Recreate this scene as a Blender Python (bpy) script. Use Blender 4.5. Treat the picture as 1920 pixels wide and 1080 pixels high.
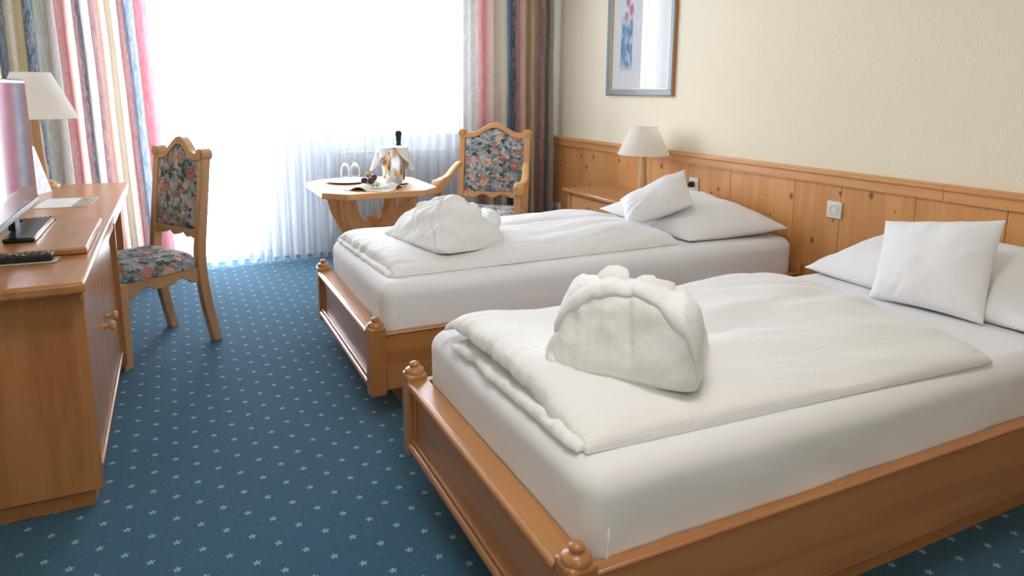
import bpy, bmesh, math, random
from mathutils import Vector, Matrix, noise
random.seed(7)
PI = math.pi
scene = bpy.context.scene
for o in list(bpy.data.objects):
    bpy.data.objects.remove(o, do_unlink=True)
col = scene.collection

# ------------------------------------------------------------------ camera
# metres; the panelled wall is x = 0, the room runs along +y to the window wall
cam_d = bpy.data.cameras.new('camera')
cam = bpy.data.objects.new('camera', cam_d); col.objects.link(cam)
yaw, pitch, roll = 0.453, 0.176, 0.007
fwd = Vector((math.sin(yaw)*math.cos(pitch), math.cos(yaw)*math.cos(pitch), -math.sin(pitch)))
rgt = Vector((math.cos(yaw), -math.sin(yaw), 0)); upv = rgt.cross(fwd)
r2 = rgt*math.cos(roll) + upv*math.sin(roll); u2 = upv*math.cos(roll) - rgt*math.sin(roll)
m3 = Matrix((r2, u2, -fwd)).transposed()
cam.matrix_world = Matrix.Translation((-2.978, -0.073, 1.294)) @ m3.to_4x4()
cam_d.sensor_width = 36.0; cam_d.lens = 1301.4/1920*36.0
cam_d.shift_y = -(540-400.4)/1920
cam_d.clip_start = 0.02
cam_d.dof.use_dof = True; cam_d.dof.focus_distance = 3.0; cam_d.dof.aperture_fstop = 4.0
scene.camera = cam

# ------------------------------------------------------------------ daylight and exposure
world = bpy.data.worlds.new('overcast_sky'); scene.world = world
world.use_nodes = True
bg = world.node_tree.nodes['Background']
bg.inputs['Color'].default_value = (0.85, 0.925, 1.0, 1); bg.inputs['Strength'].default_value = 8.5
vs = scene.view_settings
vs.view_transform = 'Standard'; vs.look = 'None'; vs.gamma = 1.0; vs.use_curve_mapping = False
vs.exposure = 1.42

def light_area(name, loc, rot, sx, sy, power=0, color=(1, 1, 1), portal=False, parent=None):
    l = bpy.data.lights.new(name, 'AREA'); l.shape = 'RECTANGLE'; l.size = sx; l.size_y = sy
    l.energy = power; l.color = color
    o = bpy.data.objects.new(name, l); col.objects.link(o); o.location = loc; o.rotation_euler = rot
    if portal: l.cycles.is_portal = True
    if parent: o.parent = parent
    return o
light_area('daylight_portal', (-2.15, 5.60, 1.18), (-PI/2, 0, 0), 3.1, 2.4, portal=True)

# ------------------------------------------------------------------ materials
def srgb(r, g, b):
    f = lambda c: (c/255/12.92) if c/255 <= .04045 else ((c/255+.055)/1.055)**2.4
    return (f(r), f(g), f(b), 1)
class NT:
    def __init__(s, name):
        s.m = bpy.data.materials.new(name); s.m.use_nodes = True
        s.t = s.m.node_tree; s.t.nodes.clear()
        s.out = s.n('ShaderNodeOutputMaterial')
    def n(s, typ, **kw):
        x = s.t.nodes.new(typ)
        for k, v in kw.items():
            if k.startswith('i_'):
                x.inputs[k[2:].replace('_', ' ')].default_value = v
            else: setattr(x, k, v)
        return x
    def l(s, a, b): s.t.links.new(a, b)
    def math(s, op, a, b=None, c=None, clamp=False):
        x = s.n('ShaderNodeMath', operation=op, use_clamp=clamp)
        for i, v in enumerate((a, b, c)):
            if v is None: continue
            if isinstance(v, (int, float)): x.inputs[i].default_value = v
            else: s.l(v, x.inputs[i])
        return x.outputs[0]
    def mix(s, f, a, b, mode='MIX'):
        x = s.n('ShaderNodeMix', data_type='RGBA', blend_type=mode)
        for i, v in ((0, f), (6, a), (7, b)):
            if isinstance(v, (int, float)): x.inputs[i].default_value = v
            elif isinstance(v, tuple): x.inputs[i].default_value = v
            else: s.l(v, x.inputs[i])
        return x.outputs[2]
    def ramp(s, f, stops, interp='LINEAR'):
        x = s.n('ShaderNodeValToRGB'); x.color_ramp.interpolation = interp
        e = x.color_ramp.elements
        while len(e) < len(stops): e.new(0.5)
        for i, (p, c) in enumerate(stops): e[i].position = p; e[i].color = c
        s.l(f, x.inputs[0]); return x.outputs[0]
    def coord(s, scale=(1, 1, 1), kind='Object', rot=(0, 0, 0), loc=(0, 0, 0)):
        t = s.n('ShaderNodeTexCoord'); m = s.n('ShaderNodeMapping')
        m.inputs['Scale'].default_value = scale; m.inputs['Rotation'].default_value = rot; m.inputs['Location'].default_value = loc
        s.l(t.outputs[kind], m.inputs[0]); return m.outputs[0]
    def noise(s, vec, scale=5, detail=4, rough=.5, dist=0):
        x = s.n('ShaderNodeTexNoise'); s.l(vec, x.inputs['Vector'])
        x.inputs['Scale'].default_value = scale; x.inputs['Detail'].default_value = detail
        x.inputs['Roughness'].default_value = rough; x.inputs['Distortion'].default_value = dist
        return x.outputs['Fac']
    def bump(s, h, strength=.2, dist=.01):
        x = s.n('ShaderNodeBump'); x.inputs['Strength'].default_value = strength; x.inputs['Distance'].default_value = dist
        s.l(h, x.inputs['Height']); return x.outputs[0]
    def principled(s, color, rough=.5, normal=None, spec=.5, metal=0, coat=0, sheen=0):
        p = s.n('ShaderNodeBsdfPrincipled')
        if isinstance(color, tuple): p.inputs['Base Color'].default_value = color
        else: s.l(color, p.inputs['Base Color'])
        if isinstance(rough, (int, float)): p.inputs['Roughness'].default_value = rough
        else: s.l(rough, p.inputs['Roughness'])
        p.inputs['Specular IOR Level'].default_value = spec; p.inputs['Metallic'].default_value = metal
        p.inputs['Coat Weight'].default_value = coat; p.inputs['Coat Roughness'].default_value = .25
        p.inputs['Sheen Weight'].default_value = sheen
        if normal is not None: s.l(normal, p.inputs['Normal'])
        s.l(p.outputs[0], s.out.inputs[0]); return p
M = {}
def wood(name, light, dark, axis, rough=.38, knots=None, contrast=1.0, random_knots=True, coat=.15, spec=.5):
    s = NT(name)
    sc = [9.0, 9.0, 9.0]; sc[axis] = .7
    v = s.coord(tuple(sc)); v2 = s.coord(tuple(x*4 for x in sc))
    n1 = s.noise(v, 1.3, 5, .55, .6); n2 = s.noise(v2, 2.0, 3, .6, .2)
    rings = s.math('SINE', s.math('MULTIPLY', n1, 26.0))
    f = s.math('ADD', s.math('MULTIPLY', n1, .75), s.math('ADD', s.math('MULTIPLY', rings, .05), s.math('MULTIPLY', n2, .25)))
    f = s.math('ADD', s.math('MULTIPLY', s.math('SUBTRACT', f, .5), contrast), .5)
    c = s.ramp(f, [(.28, dark), (.72, light)])
    kd = srgb(92, 50, 30)
    if random_knots:
        ks = [2.3, 2.3, 2.3]; ks[axis] = 1.1
        vo = s.n('ShaderNodeTexVoronoi'); s.l(s.coord(tuple(ks)), vo.inputs['Vector']); vo.inputs['Scale'].default_value = 2.6
        k = s.ramp(vo.outputs['Distance'], [(.02, (1, 1, 1, 1)), (.075, (0, 0, 0, 1))])
        c = s.mix(s.math('MULTIPLY', k, .75), c, kd)
    if knots:
        t = s.n('ShaderNodeTexCoord'); sep = s.n('ShaderNodeSeparateXYZ'); s.l(t.outputs['Object'], sep.inputs[0])
        tot = None
        for (y, z, r) in knots:
            dy = s.math('DIVIDE', s.math('SUBTRACT', sep.outputs[1], y), r); dz = s.math('DIVIDE', s.math('SUBTRACT', sep.outputs[2], z), r*1.5)
            d = s.math('ADD', s.math('MULTIPLY', dy, dy), s.math('MULTIPLY', dz, dz))
            k = s.math('SUBTRACT', 1.25, d, clamp=True)
            tot = k if tot is None else s.math('MAXIMUM', tot, k)
        c = s.mix(s.math('MULTIPLY', tot, .8), c, kd)
    s.principled(c, rough, s.bump(n2, .05, .002), spec, coat=coat)
    M[name] = s.m
ALD_L, ALD_D = srgb(196, 138, 82), srgb(168, 108, 58)
for ax, nm in enumerate('xyz'): wood('alder_'+nm, ALD_L, ALD_D, ax, .34, random_knots=False, coat=.45)
PINE_L, PINE_D = srgb(226, 176, 122), srgb(206, 148, 96)
for ax, nm in enumerate('xyz'): wood('pine_'+nm, PINE_L, PINE_D, ax, .5, coat=0, spec=.3)
OAK_L, OAK_D = srgb(218, 176, 132), srgb(194, 148, 106)
for ax, nm in enumerate('xyz'): wood('chairwood_'+nm, OAK_L, OAK_D, ax, .4, random_knots=False)
KN = [(2.58, .746, .014), (2.423, .536, .012), (2.109, .814, .014), (4.724, .774, .012), (4.542, .782, .013), (4.639, .692, .015),
      (4.192, .785, .013), (3.691, .795, .016), (3.135, .711, .011), (3.197, .68, .008), (2.717, .624, .007), (1.98, .757, .005),
      (1.778, .841, .006), (2.279, .801, .009), (2.308, .658, .006), (4.82, .509, .012), (4.585, .561, .012), (2.754, .727, .005), (4.07, .76, .008), (5.05, .66, .01), (4.95, .45, .01)]
wood('panel_pine', srgb(230, 170, 106), srgb(206, 138, 78), 2, .4, knots=KN, random_knots=False, contrast=.8, coat=.1)
wood('panel_cap', srgb(226, 166, 108), srgb(208, 146, 92), 1, .36, random_knots=False)

def plain(name, c, rough=.5, spec=.5, metal=0, bumpscale=None, bs=.1, sheen=0, coat=0):
    s = NT(name); nrm = None
    if bumpscale: nrm = s.bump(s.noise(s.coord(), bumpscale, 3, .6), bs, .003)
    s.principled(c, rough, nrm, spec, metal, coat, sheen); M[name] = s.m
plain('linen', srgb(242, 241, 243), .75, .2, bumpscale=320, bs=.05, sheen=.1)
s = NT('duvet_cotton'); n = s.noise(s.coord((4, 20, 20), rot=(0, 0, .5)), 1.0, 5, .62, 1.2); n2 = s.noise(s.coord(), 300, 2)
s.principled(srgb(245, 244, 244), .7, s.bump(s.math('ADD', n, s.math('MULTIPLY', n2, .04)), .42, .014), .25, sheen=.1); M['duvet_cotton'] = s.m
plain('napkin_cloth', srgb(244, 241, 238), .75, .2, bumpscale=200, bs=.06)
plain('white_plastic', srgb(238, 236, 228), .35)
plain('grey_plastic', srgb(188, 184, 176), .4)
plain('black_plastic', srgb(22, 22, 26), .32)
plain('soft_black', srgb(30, 30, 34), .55)
plain('tv_screen', srgb(14, 14, 20), .06, .9)
plain('silver', srgb(232, 230, 226), .12, .5, 1)
plain('porcelain', srgb(240, 238, 234), .15, .5, coat=.4)
plain('paper', srgb(240, 240, 242), .6, .3)
plain('white_paint', srgb(236, 238, 238), .4)
plain('window_frame_paint', srgb(226, 230, 232), .4)
plain('radiator_paint', srgb(228, 230, 230), .35)
plain('below_sill_paint', srgb(214, 218, 224), .6)
plain('ceiling_paint', srgb(242, 240, 236), .8, .2)
plain('brass_vent', srgb(150, 118, 78), .45, .5, .3)
plain('bottle_glass', srgb(26, 34, 28), .12, .6)
plain('foil', srgb(34, 34, 44), .35, .5, .5)
plain('grape_dark', srgb(58, 34, 52), .3, .5, bumpscale=40, bs=.05)
plain('grape_green', srgb(196, 192, 106), .3)
plain('plum', srgb(86, 44, 56), .3)
plain('orange_fruit', srgb(226, 150, 66), .4, bumpscale=150, bs=.1)
plain('cord_black', srgb(26, 24, 24), .5)
plain('frame_blue', srgb(128, 148, 156), .35, bumpscale=60, bs=.05)
plain('frame_copper', srgb(186, 122, 70), .3, .5, .25)
plain('frame_lip', srgb(222, 190, 150), .3, .5, .2)
plain('mat_board', srgb(240, 240, 242), .7, .2)
plain('bronze_track', srgb(214, 212, 208), .4)

# terry cloth
s = NT('terry'); n = s.noise(s.coord(), 260, 2, .7); n2 = s.noise(s.coord(), 30, 3, .6)
s.principled(srgb(252, 252, 253), .9, s.bump(s.math('ADD', n, s.math('MULTIPLY', n2, .9)), .45, .005), .1, sheen=.25); M['terry'] = s.m

# carpet: woven blue with a staggered lattice of small five-petalled flowers
s = NT('carpet'); t = s.n('ShaderNodeTexCoord'); sep = s.n('ShaderNodeSeparateXYZ'); s.l(t.outputs['Object'], sep.inputs[0])
px, py = .13245, .1272
def cell(ox, oy):
    fx = s.math('SUBTRACT', s.math('FRACT', s.math('ADD', s.math('DIVIDE', s.math('SUBTRACT', sep.outputs[0], ox), px), 100.5)), .5)
    fy = s.math('SUBTRACT', s.math('FRACT', s.math('ADD', s.math('DIVIDE', s.math('SUBTRACT', sep.outputs[1], oy), py), 100.5)), .5)
    dx = s.math('MULTIPLY', fx, px); dy = s.math('MULTIPLY', fy, py)
    r = s.math('SQRT', s.math('ADD', s.math('MULTIPLY', dx, dx), s.math('MULTIPLY', dy, dy)))
    a = s.math('ARCTAN2', dy, dx)
    lobe = s.math('ADD', .0082, s.math('MULTIPLY', s.math('SINE', s.math('MULTIPLY', a, 5.0)), .0042))
    body = s.math('MULTIPLY', s.math('SUBTRACT', lobe, r), 700.0, clamp=True)
    hole = s.math('MULTIPLY', s.math('SUBTRACT', r, .0016), 900.0, clamp=True)
    return s.math('MULTIPLY', body, hole)
fl = s.math('MAXIMUM', cell(-3.250, 2.291), cell(-3.250+px/2, 2.291-py/2))
n1 = s.noise(s.coord(), 420, 2, .7); n2 = s.noise(s.coord(), 2.2, 3, .5); n3 = s.noise(s.coord(), 60, 3, .7)
base = s.ramp(s.math('ADD', s.math('MULTIPLY', n1, .6), s.math('MULTIPLY', n3, .4)), [(.32, srgb(28, 70, 96)), (.68, srgb(58, 108, 134))])
base = s.mix(s.math('MULTIPLY', n2, .35), base, srgb(40, 92, 116))
c = s.mix(s.math('MULTIPLY', fl, .78), base, srgb(196, 208, 204))
s.principled(c, .9, s.bump(n1, .5, .004), .12, sheen=.2); M['carpet'] = s.m

# embossed wallpaper
s = NT('wallpaper'); v = s.coord((110, 110, 22)); n = s.noise(v, 1.0, 3, .6, .8); n2 = s.noise(s.coord(), 1.2, 2)
c = s.mix(s.math('MULTIPLY', n, .5), srgb(249, 239, 216), srgb(239, 227, 202))
s.principled(c, .75, s.bump(n, .55, .004), .2); M['wallpaper'] = s.m

# tapestry upholstery with roses and leaves
def tapestry(name, pale=0.0):
    s = NT(name); v = s.coord((1.18, 1.18, 1.18))
    wob = s.n('ShaderNodeTexNoise'); s.l(v, wob.inputs['Vector']); wob.inputs['Scale'].default_value = 14; wob.inputs['Detail'].default_value = 3
    vm = s.n('ShaderNodeVectorMath', operation='MULTIPLY_ADD'); s.l(wob.outputs['Color'], vm.inputs[0]); vm.inputs[1].default_value = (.030,)*3; s.l(v, vm.inputs[2])
    vv = vm.outputs[0]
    bgc = s.ramp(s.noise(vv, 15, 5, .65), [(.34, srgb(66, 72, 70)), (.44, srgb(126, 134, 142)), (.54, srgb(170, 176, 186)), (.66, srgb(206, 206, 206))])
    def vor(scale, off, rnd=1.0):
        fo = s.n('ShaderNodeTexVoronoi', feature='F1'); fo.inputs['Scale'].default_value = scale; fo.inputs['Randomness'].default_value = rnd
        ad = s.n('ShaderNodeVectorMath', operation='ADD'); s.l(vv, ad.inputs[0]); ad.inputs[1].default_value = (off, off*.7, off*.3); s.l(ad.outputs[0], fo.inputs['Vector'])
        df = s.n('ShaderNodeVectorMath', operation='SUBTRACT'); s.l(ad.outputs[0], df.inputs[0]); s.l(fo.outputs['Position'], df.inputs[1])
        sp = s.n('ShaderNodeSeparateXYZ'); s.l(df.outputs[0], sp.inputs[0])
        sc2 = s.n('ShaderNodeSeparateColor'); s.l(fo.outputs['Color'], sc2.inputs[0])
        return fo.outputs['Distance'], sp, sc2
    c = bgc
    # leaves: pointed, each cell turned its own way
    for (sc, off, thr) in ((17.0, 1.3, .25), (24.0, 6.1, .35)):
        dist, sp, sc2 = vor(sc, off)
        ang = s.math('MULTIPLY', sc2.outputs[2], 6.283); ca = s.math('COSINE', ang); sa = s.math('SINE', ang)
        xx = sp.outputs[0]; zz = s.math('ADD', sp.outputs[2], s.math('MULTIPLY', sp.outputs[1], .7))
        lx = s.math('ADD', s.math('MULTIPLY', xx, ca), s.math('MULTIPLY', zz, sa)); lz = s.math('SUBTRACT', s.math('MULTIPLY', zz, ca), s.math('MULTIPLY', xx, sa))
        hw = .62/sc
        w = s.math('MULTIPLY', s.math('SUBTRACT', 1.0, s.math('POWER', s.math('DIVIDE', s.math('ABSOLUTE', lx), hw), 2.0), clamp=True), hw*.42)
        inside = s.math('MULTIPLY', s.math('SUBTRACT', w, s.math('ABSOLUTE', lz)), 900.0, clamp=True)
        vein = s.math('LESS_THAN', s.math('ABSOLUTE', lz), .0011)
        lc = s.ramp(sc2.outputs[0], [(0, srgb(62, 78, 58)), (.2, srgb(112, 124, 96)), (.4, srgb(168, 172, 150)), (.55, srgb(58, 64, 66)), (.7, srgb(146, 158, 172)), (.85, srgb(196, 200, 204))], 'CONSTANT')
        lc = s.mix(s.math('MULTIPLY', vein, .5), lc, srgb(206, 204, 190))
        c = s.mix(s.math('MULTIPLY', inside, s.math('GREATER_THAN', sc2.outputs[1], thr)), c, lc)
    for (sc, thr, rad, off, pet) in ((16.0, .45, .36, 3.7, 5.0), (8.4, .28, .44, 0.0, 6.0), (11.0, .5, .40, 9.2, 6.0)):
        dist, sp, sc2 = vor(sc, off, .8)
        a = s.math('ARCTAN2', s.math('ADD', sp.outputs[2], s.math('MULTIPLY', sp.outputs[1], .6)), sp.outputs[0])
        r = s.math('ADD', dist, s.math('MULTIPLY', s.math('SINE', s.math('MULTIPLY', a, pet)), .055))
        tone = s.ramp(sc2.outputs[1], [(0, srgb(198, 128, 112)), (.3, srgb(226, 178, 160)), (.5, srgb(168, 92, 82)), (.75, srgb(228, 200, 178)), (1, srgb(208, 148, 132))], 'CONSTANT')
        swirl = s.math('SINE', s.math('ADD', s.math('MULTIPLY', dist, 46.0), s.math('MULTIPLY', s.math('SINE', s.math('MULTIPLY', a, 3.0)), 1.6)))
        tone = s.mix(s.math('MULTIPLY', s.math('GREATER_THAN', swirl, .4), .5), tone, srgb(134, 72, 64))
        tone = s.mix(s.math('MULTIPLY', s.math('LESS_THAN', swirl, -.55), .45), tone, srgb(244, 216, 198))
        tone = s.mix(s.math('LESS_THAN', dist, .07), tone, srgb(222, 176, 120))
        c = s.mix(s.math('MULTIPLY', s.math('LESS_THAN', r, rad*.78), s.math('GREATER_THAN', sc2.outputs[0], thr)), c, tone)
    if pale: c = s.mix(pale, c, srgb(214, 212, 206))
    weave = s.noise(s.coord(), 600, 2, .7)
    s.principled(c, .85, s.bump(weave, .3, .002), .15, sheen=.1); M[name] = s.m
tapestry('tapestry')

# striped drape cloth (stripes run down the cloth; u is measured along its width)
STR = dict(tan=srgb(204, 186, 146), blue=srgb(116, 138, 160), taupe=srgb(178, 166, 148), navy=srgb(84, 98, 116), sage=srgb(164, 166, 156),
           rose=srgb(208, 150, 150), blush=srgb(224, 186, 176), plum=srgb(166, 124, 130), cream=srgb(232, 222, 200), grey=srgb(176, 176, 172), pink=srgb(226, 148, 162))
def stripes(name, seq):
    s = NT(name); t = s.n('ShaderNodeUVMap'); sep = s.n('ShaderNodeSeparateXYZ'); s.l(t.outputs[0], sep.inputs[0])
    tot = sum(w for _, w in seq); acc = 0; c = None
    soft = .006
    for i, (k, w) in enumerate(seq):
        if c is None: c = STR[k]
        else:
            f = s.math('DIVIDE', s.math('SUBTRACT', sep.outputs[0], acc/tot-soft), 2*soft, clamp=True)
            c = s.mix(f, c, STR[k])
        acc += w
    v = s.coord((60, 60, 14)); n = s.noise(v, 1.0, 4, .65, 1.2); n2 = s.noise(s.coord((900, 900, 900)), 1, 1)
    c = s.mix(s.math('MULTIPLY', s.math('SUBTRACT', n, .42, clamp=True), 1.6, clamp=True), c, srgb(226, 220, 212), 'MIX')
    d = s.n('ShaderNodeBsdfDiffuse'); s.l(c, d.inputs[0]); tr = s.n('ShaderNodeBsdfTranslucent'); s.l(c, tr.inputs[0])
    mx = s.n('ShaderNodeMixShader'); mx.inputs[0].default_value = .32; s.l(d.outputs[0], mx.inputs[1]); s.l(tr.outputs[0], mx.inputs[2])
    s.l(mx.outputs[0], s.out.inputs[0]); M[name] = s.m
stripes('drape_stripes_a', [('tan', 4), ('blue', 9), ('taupe', 10), ('tan', 7), ('navy', 9), ('sage', 11), ('grey', 5), ('rose', 12), ('blush', 8), ('plum', 6), ('navy', 2), ('grey', 11), ('plum', 5), ('blush', 10), ('cream', 14), ('grey', 3), ('rose', 9), ('blue', 9), ('sage', 2), ('pink', 15)])
stripes('drape_stripes_b', [('grey', 10), ('rose', 13), ('blush', 5), ('taupe', 7), ('cream', 9), ('blue', 10), ('navy', 6), ('rose', 9), ('blush', 10), ('tan', 13), ('taupe', 8), ('blush', 5), ('plum', 5), ('tan', 9), ('sage', 6), ('blush', 4), ('grey', 4)])

def sheer_mat(name, col_, transp, transl):
    s = NT(name)
    tp = s.n('ShaderNodeBsdfTransparent'); tl = s.n('ShaderNodeBsdfTranslucent'); d = s.n('ShaderNodeBsdfDiffuse')
    tl.inputs[0].default_value = col_; d.inputs[0].default_value = col_
    m1 = s.n('ShaderNodeMixShader'); m1.inputs[0].default_value = transl; s.l(d.outputs[0], m1.inputs[1]); s.l(tl.outputs[0], m1.inputs[2])
    m2 = s.n('ShaderNodeMixShader'); m2.inputs[0].default_value = transp; s.l(m1.outputs[0], m2.inputs[1]); s.l(tp.outputs[0], m2.inputs[2])
    s.l(m2.outputs[0], s.out.inputs[0]); M[name] = s.m
sheer_mat('sheer', (.82, .85, .89, 1), .56, .5)
sheer_mat('shade_cloth', srgb(254, 252, 246), 0.0, .5)

def glass_thin(name, refl=.07):
    s = NT(name); tp = s.n('ShaderNodeBsdfTransparent'); g = s.n('ShaderNodeBsdfGlossy'); g.inputs['Roughness'].default_value = .02
    m = s.n('ShaderNodeMixShader'); m.inputs[0].default_value = refl; s.l(tp.outputs[0], m.inputs[1]); s.l(g.outputs[0], m.inputs[2]); s.l(m.outputs[0], s.out.inputs[0]); M[name] = s.m
glass_thin('pane_glass', .06); glass_thin('picture_glass', .035)
s = NT('crystal'); g = s.n('ShaderNodeBsdfGlass'); g.inputs['IOR'].default_value = 1.3; g.inputs['Roughness'].default_value = 0.0; g.inputs['Color'].default_value = (1, 1, 1, 1)
tp = s.n('ShaderNodeBsdfTransparent'); m = s.n('ShaderNodeMixShader'); m.inputs[0].default_value = .55; s.l(tp.outputs[0], m.inputs[2]); s.l(g.outputs[0], m.inputs[1]); s.l(m.outputs[0], s.out.inputs[0]); M['crystal'] = s.m
s = NT('fill_lamp_diffuser'); e = s.n('ShaderNodeEmission'); e.inputs[0].default_value = (1, .97, .95, 1); e.inputs[1].default_value = 9.0; s.l(e.outputs[0], s.out.inputs[0]); M['fill_lamp_diffuser'] = s.m  # glow of the two added fill lamps on the ceiling

# watercolour print (flat, printed): blue stems and pink blossoms down the left of the sheet
s = NT('flower_print'); t = s.n('ShaderNodeTexCoord'); sep = s.n('ShaderNodeSeparateXYZ'); s.l(t.outputs['Object'], sep.inputs[0])
Y, Z = sep.outputs[1], sep.outputs[2]
def band(v, a, b, e=.012):
    return s.math('MULTIPLY', s.math('DIVIDE', s.math('SUBTRACT', v, a), e, clamp=True), s.math('DIVIDE', s.math('SUBTRACT', b, v), e, clamp=True))
nz = s.noise(s.coord((1, 16, 7)), 1.4, 4, .6, .6); nb = s.noise(s.coord((1, 24, 24)), 1.2, 3, .6)
c = srgb(236, 240, 244)
blue = s.ramp(nz, [(.35, srgb(226, 234, 242)), (.5, srgb(120, 168, 204)), (.65, srgb(66, 116, 168))])
c = s.mix(s.math('MULTIPLY', band(Y, .285, .435), band(Z, .0, .40, .05)), c, blue)
c = s.mix(s.math('MULTIPLY', s.math('MULTIPLY', band(Y, .0, .285), band(Z, .0, .5)), .35), c, s.ramp(nb, [(.4, srgb(238, 240, 244)), (.7, srgb(196, 210, 226))]))
for (y, z, r) in ((.352, .485, .030), (.312, .430, .034), (.372, .385, .028), (.33, .55, .032), (.385, .60, .030)):
    dy = s.math('SUBTRACT', Y, y); dz = s.math('MULTIPLY', s.math('SUBTRACT', Z, z), .7)
    d = s.math('SQRT', s.math('ADD', s.math('MULTIPLY', dy, dy), s.math('MULTIPLY', dz, dz)))
    d = s.math('ADD', d, s.math('MULTIPLY', s.math('SUBTRACT', nb, .5), .03))
    c = s.mix(s.math('MULTIPLY', s.math('SUBTRACT', r, d), 90, clamp=True), c, srgb(206, 140, 176))
s.principled(c, .6, None, .2); M['flower_print'] = s.m
s = NT('leaflet_photo'); n = s.noise(s.coord((40, 40, 40)), 1.0, 4)
s.principled(s.ramp(n, [(.35, srgb(78, 92, 70)), (.5, srgb(170, 160, 130)), (.65, srgb(210, 206, 196))]), .4); M['leaflet_photo'] = s.m
s = NT('leaflet_text'); w = s.n('ShaderNodeTexWave', wave_type='BANDS', bands_direction='Y'); s.l(s.coord((1, 1, 1)), w.inputs[0]); w.inputs['Scale'].default_value = 26
n = s.noise(s.coord((120, 30, 1)), 1.0, 2)
s.principled(s.mix(s.math('MULTIPLY', s.math('MULTIPLY', s.math('GREATER_THAN', w.outputs[1], .7), s.math('GREATER_THAN', n, .5)), .35), srgb(238, 238, 240), srgb(150, 152, 160)), .5); M['leaflet_text'] = s.m

# ------------------------------------------------------------------ mesh helpers
class MB:
    def __init__(s): s.v = []; s.f = []; s.uv = None
    def add(s, vs_, fs):
        o = len(s.v); s.v.extend([tuple(p) for p in vs_]); s.f.extend([[i+o for i in f] for f in fs]); return s
    def box(s, x0, x1, y0, y1, z0, z1):
        return s.add([(x, y, z) for x in (x0, x1) for y in (y0, y1) for z in (z0, z1)],
                     [(0, 1, 3, 2), (4, 6, 7, 5), (0, 4, 5, 1), (2, 3, 7, 6), (0, 2, 6, 4), (1, 5, 7, 3)])
    def prism(s, pts, fn, d0, d1):
        """2D outline -> solid; fn(a, b, d) gives the 3D point"""
        n = len(pts); vs_ = [fn(a, b, d0) for a, b in pts]+[fn(a, b, d1) for a, b in pts]
        fs = [[i, (i+1) % n, n+(i+1) % n, n+i] for i in range(n)]+[list(range(n))[::-1], list(range(n, 2*n))]
        return s.add(vs_, fs)
    def lathe(s, prof, c=(0, 0, 0), seg=32, axis='z', cap=True):
        vs_ = []; fs = []
        for r, z in prof:
            for k in range(seg):
                a = 2*PI*k/seg; x, y = r*math.cos(a), r*math.sin(a)
                p = {'z': (x, y, z), 'x': (z, x, y), 'y': (x, z, y)}[axis]
                vs_.append((p[0]+c[0], p[1]+c[1], p[2]+c[2]))
        n = len(prof)
        for i in range(n-1):
            for k in range(seg):
                q = (k+1) % seg; fs.append([i*seg+k, i*seg+q, (i+1)*seg+q, (i+1)*seg+k])
        if cap:
            fs.append(list(range(seg))[::-1]); fs.append([(n-1)*seg+k for k in range(seg)])
        return s.add(vs_, fs)
    def tube(s, path, r, seg=10):
        path = [Vector(p) for p in path]; vs_ = []; fs = []; n = len(path)
        for i, p in enumerate(path):
            d = (path[min(i+1, n-1)]-path[max(i-1, 0)]).normalized()
            a = d.cross(Vector((0, 0, 1)) if abs(d.z) < .9 else Vector((1, 0, 0))).normalized(); b = d.cross(a)
            rr = r[i] if isinstance(r, (list, tuple)) else r
            for k in range(seg):
                t = 2*PI*k/seg; vs_.append(p+a*math.cos(t)*rr+b*math.sin(t)*rr)
        for i in range(n-1):
            for k in range(seg):
                q = (k+1) % seg; fs.append([i*seg+k, i*seg+q, (i+1)*seg+q, (i+1)*seg+k])
        fs.append(list(range(seg))[::-1]); fs.append([(n-1)*seg+k for k in range(seg)])
        return s.add(vs_, fs)
    def grid(s, fn, nu, nv, closev=False):
        vs_ = [fn(i/nu, j/nv) for i in range(nu+1) for j in range(nv+(0 if closev else 1))]
        w = nv if closev else nv+1; fs = []
        for i in range(nu):
            for j in range(nv):
                q = (j+1) % w; fs.append([i*w+j, (i+1)*w+j, (i+1)*w+q, i*w+q])
        return s.add(vs_, fs)
    def build(s, name, m, parent=None, bevel=0, smooth=None, loc=None, seg=2, sub=0, solid=0):
        me = bpy.data.meshes.new(name)
        vs_ = s.v
        if loc is not None: vs_ = [(p[0]-loc[0], p[1]-loc[1], p[2]-loc[2]) for p in s.v]
        me.from_pydata(vs_, [], s.f); me.update()
        bm = bmesh.new(); bm.from_mesh(me); bmesh.ops.recalc_face_normals(bm, faces=bm.faces); bm.to_mesh(me); bm.free()
        me.materials.append(M[m] if isinstance(m, str) else m)
        o = bpy.data.objects.new(name, me); col.objects.link(o)
        if loc is not None: o.location = loc
        if parent is not None: o.parent = parent
        if solid:
            md = o.modifiers.new('thickness', 'SOLIDIFY'); md.thickness = solid; md.offset = 0
        if bevel:
            md = o.modifiers.new('bevel', 'BEVEL'); md.width = bevel; md.segments = seg; md.limit_method = 'ANGLE'; md.angle_limit = math.radians(35)
            md.harden_normals = False
        if sub:
            md = o.modifiers.new('subdivision', 'SUBSURF'); md.levels = sub; md.render_levels = sub
        if smooth is not None or bevel:
            for p in me.polygons: p.use_smooth = True
            if not sub: me.set_sharp_from_angle(angle=math.radians(smooth if smooth is not None else 35))
        return o
def tag(o, label, cat, group=None):
    o['label'] = label; o['category'] = cat
    if group: o['group'] = group
    return o
def thing(name, label, cat, loc=(0, 0, 0), rz=0, group=None):
    o = bpy.data.objects.new(name, None); col.objects.link(o); o.empty_display_size = .05
    o.location = loc; o.rotation_euler = (0, 0, rz)
    return tag(o, label, cat, group)
def struct(o): o['kind'] = 'structure'; return o
def box(name, m, parent, b, bevel=0, **k): return MB().box(*b).build(name, m, parent, bevel, **k)
def fb(x, y, z, s=1, o=4): return noise.fractal(Vector((x*s, y*s, z*s)), 1.0, 2.0, o)
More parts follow.
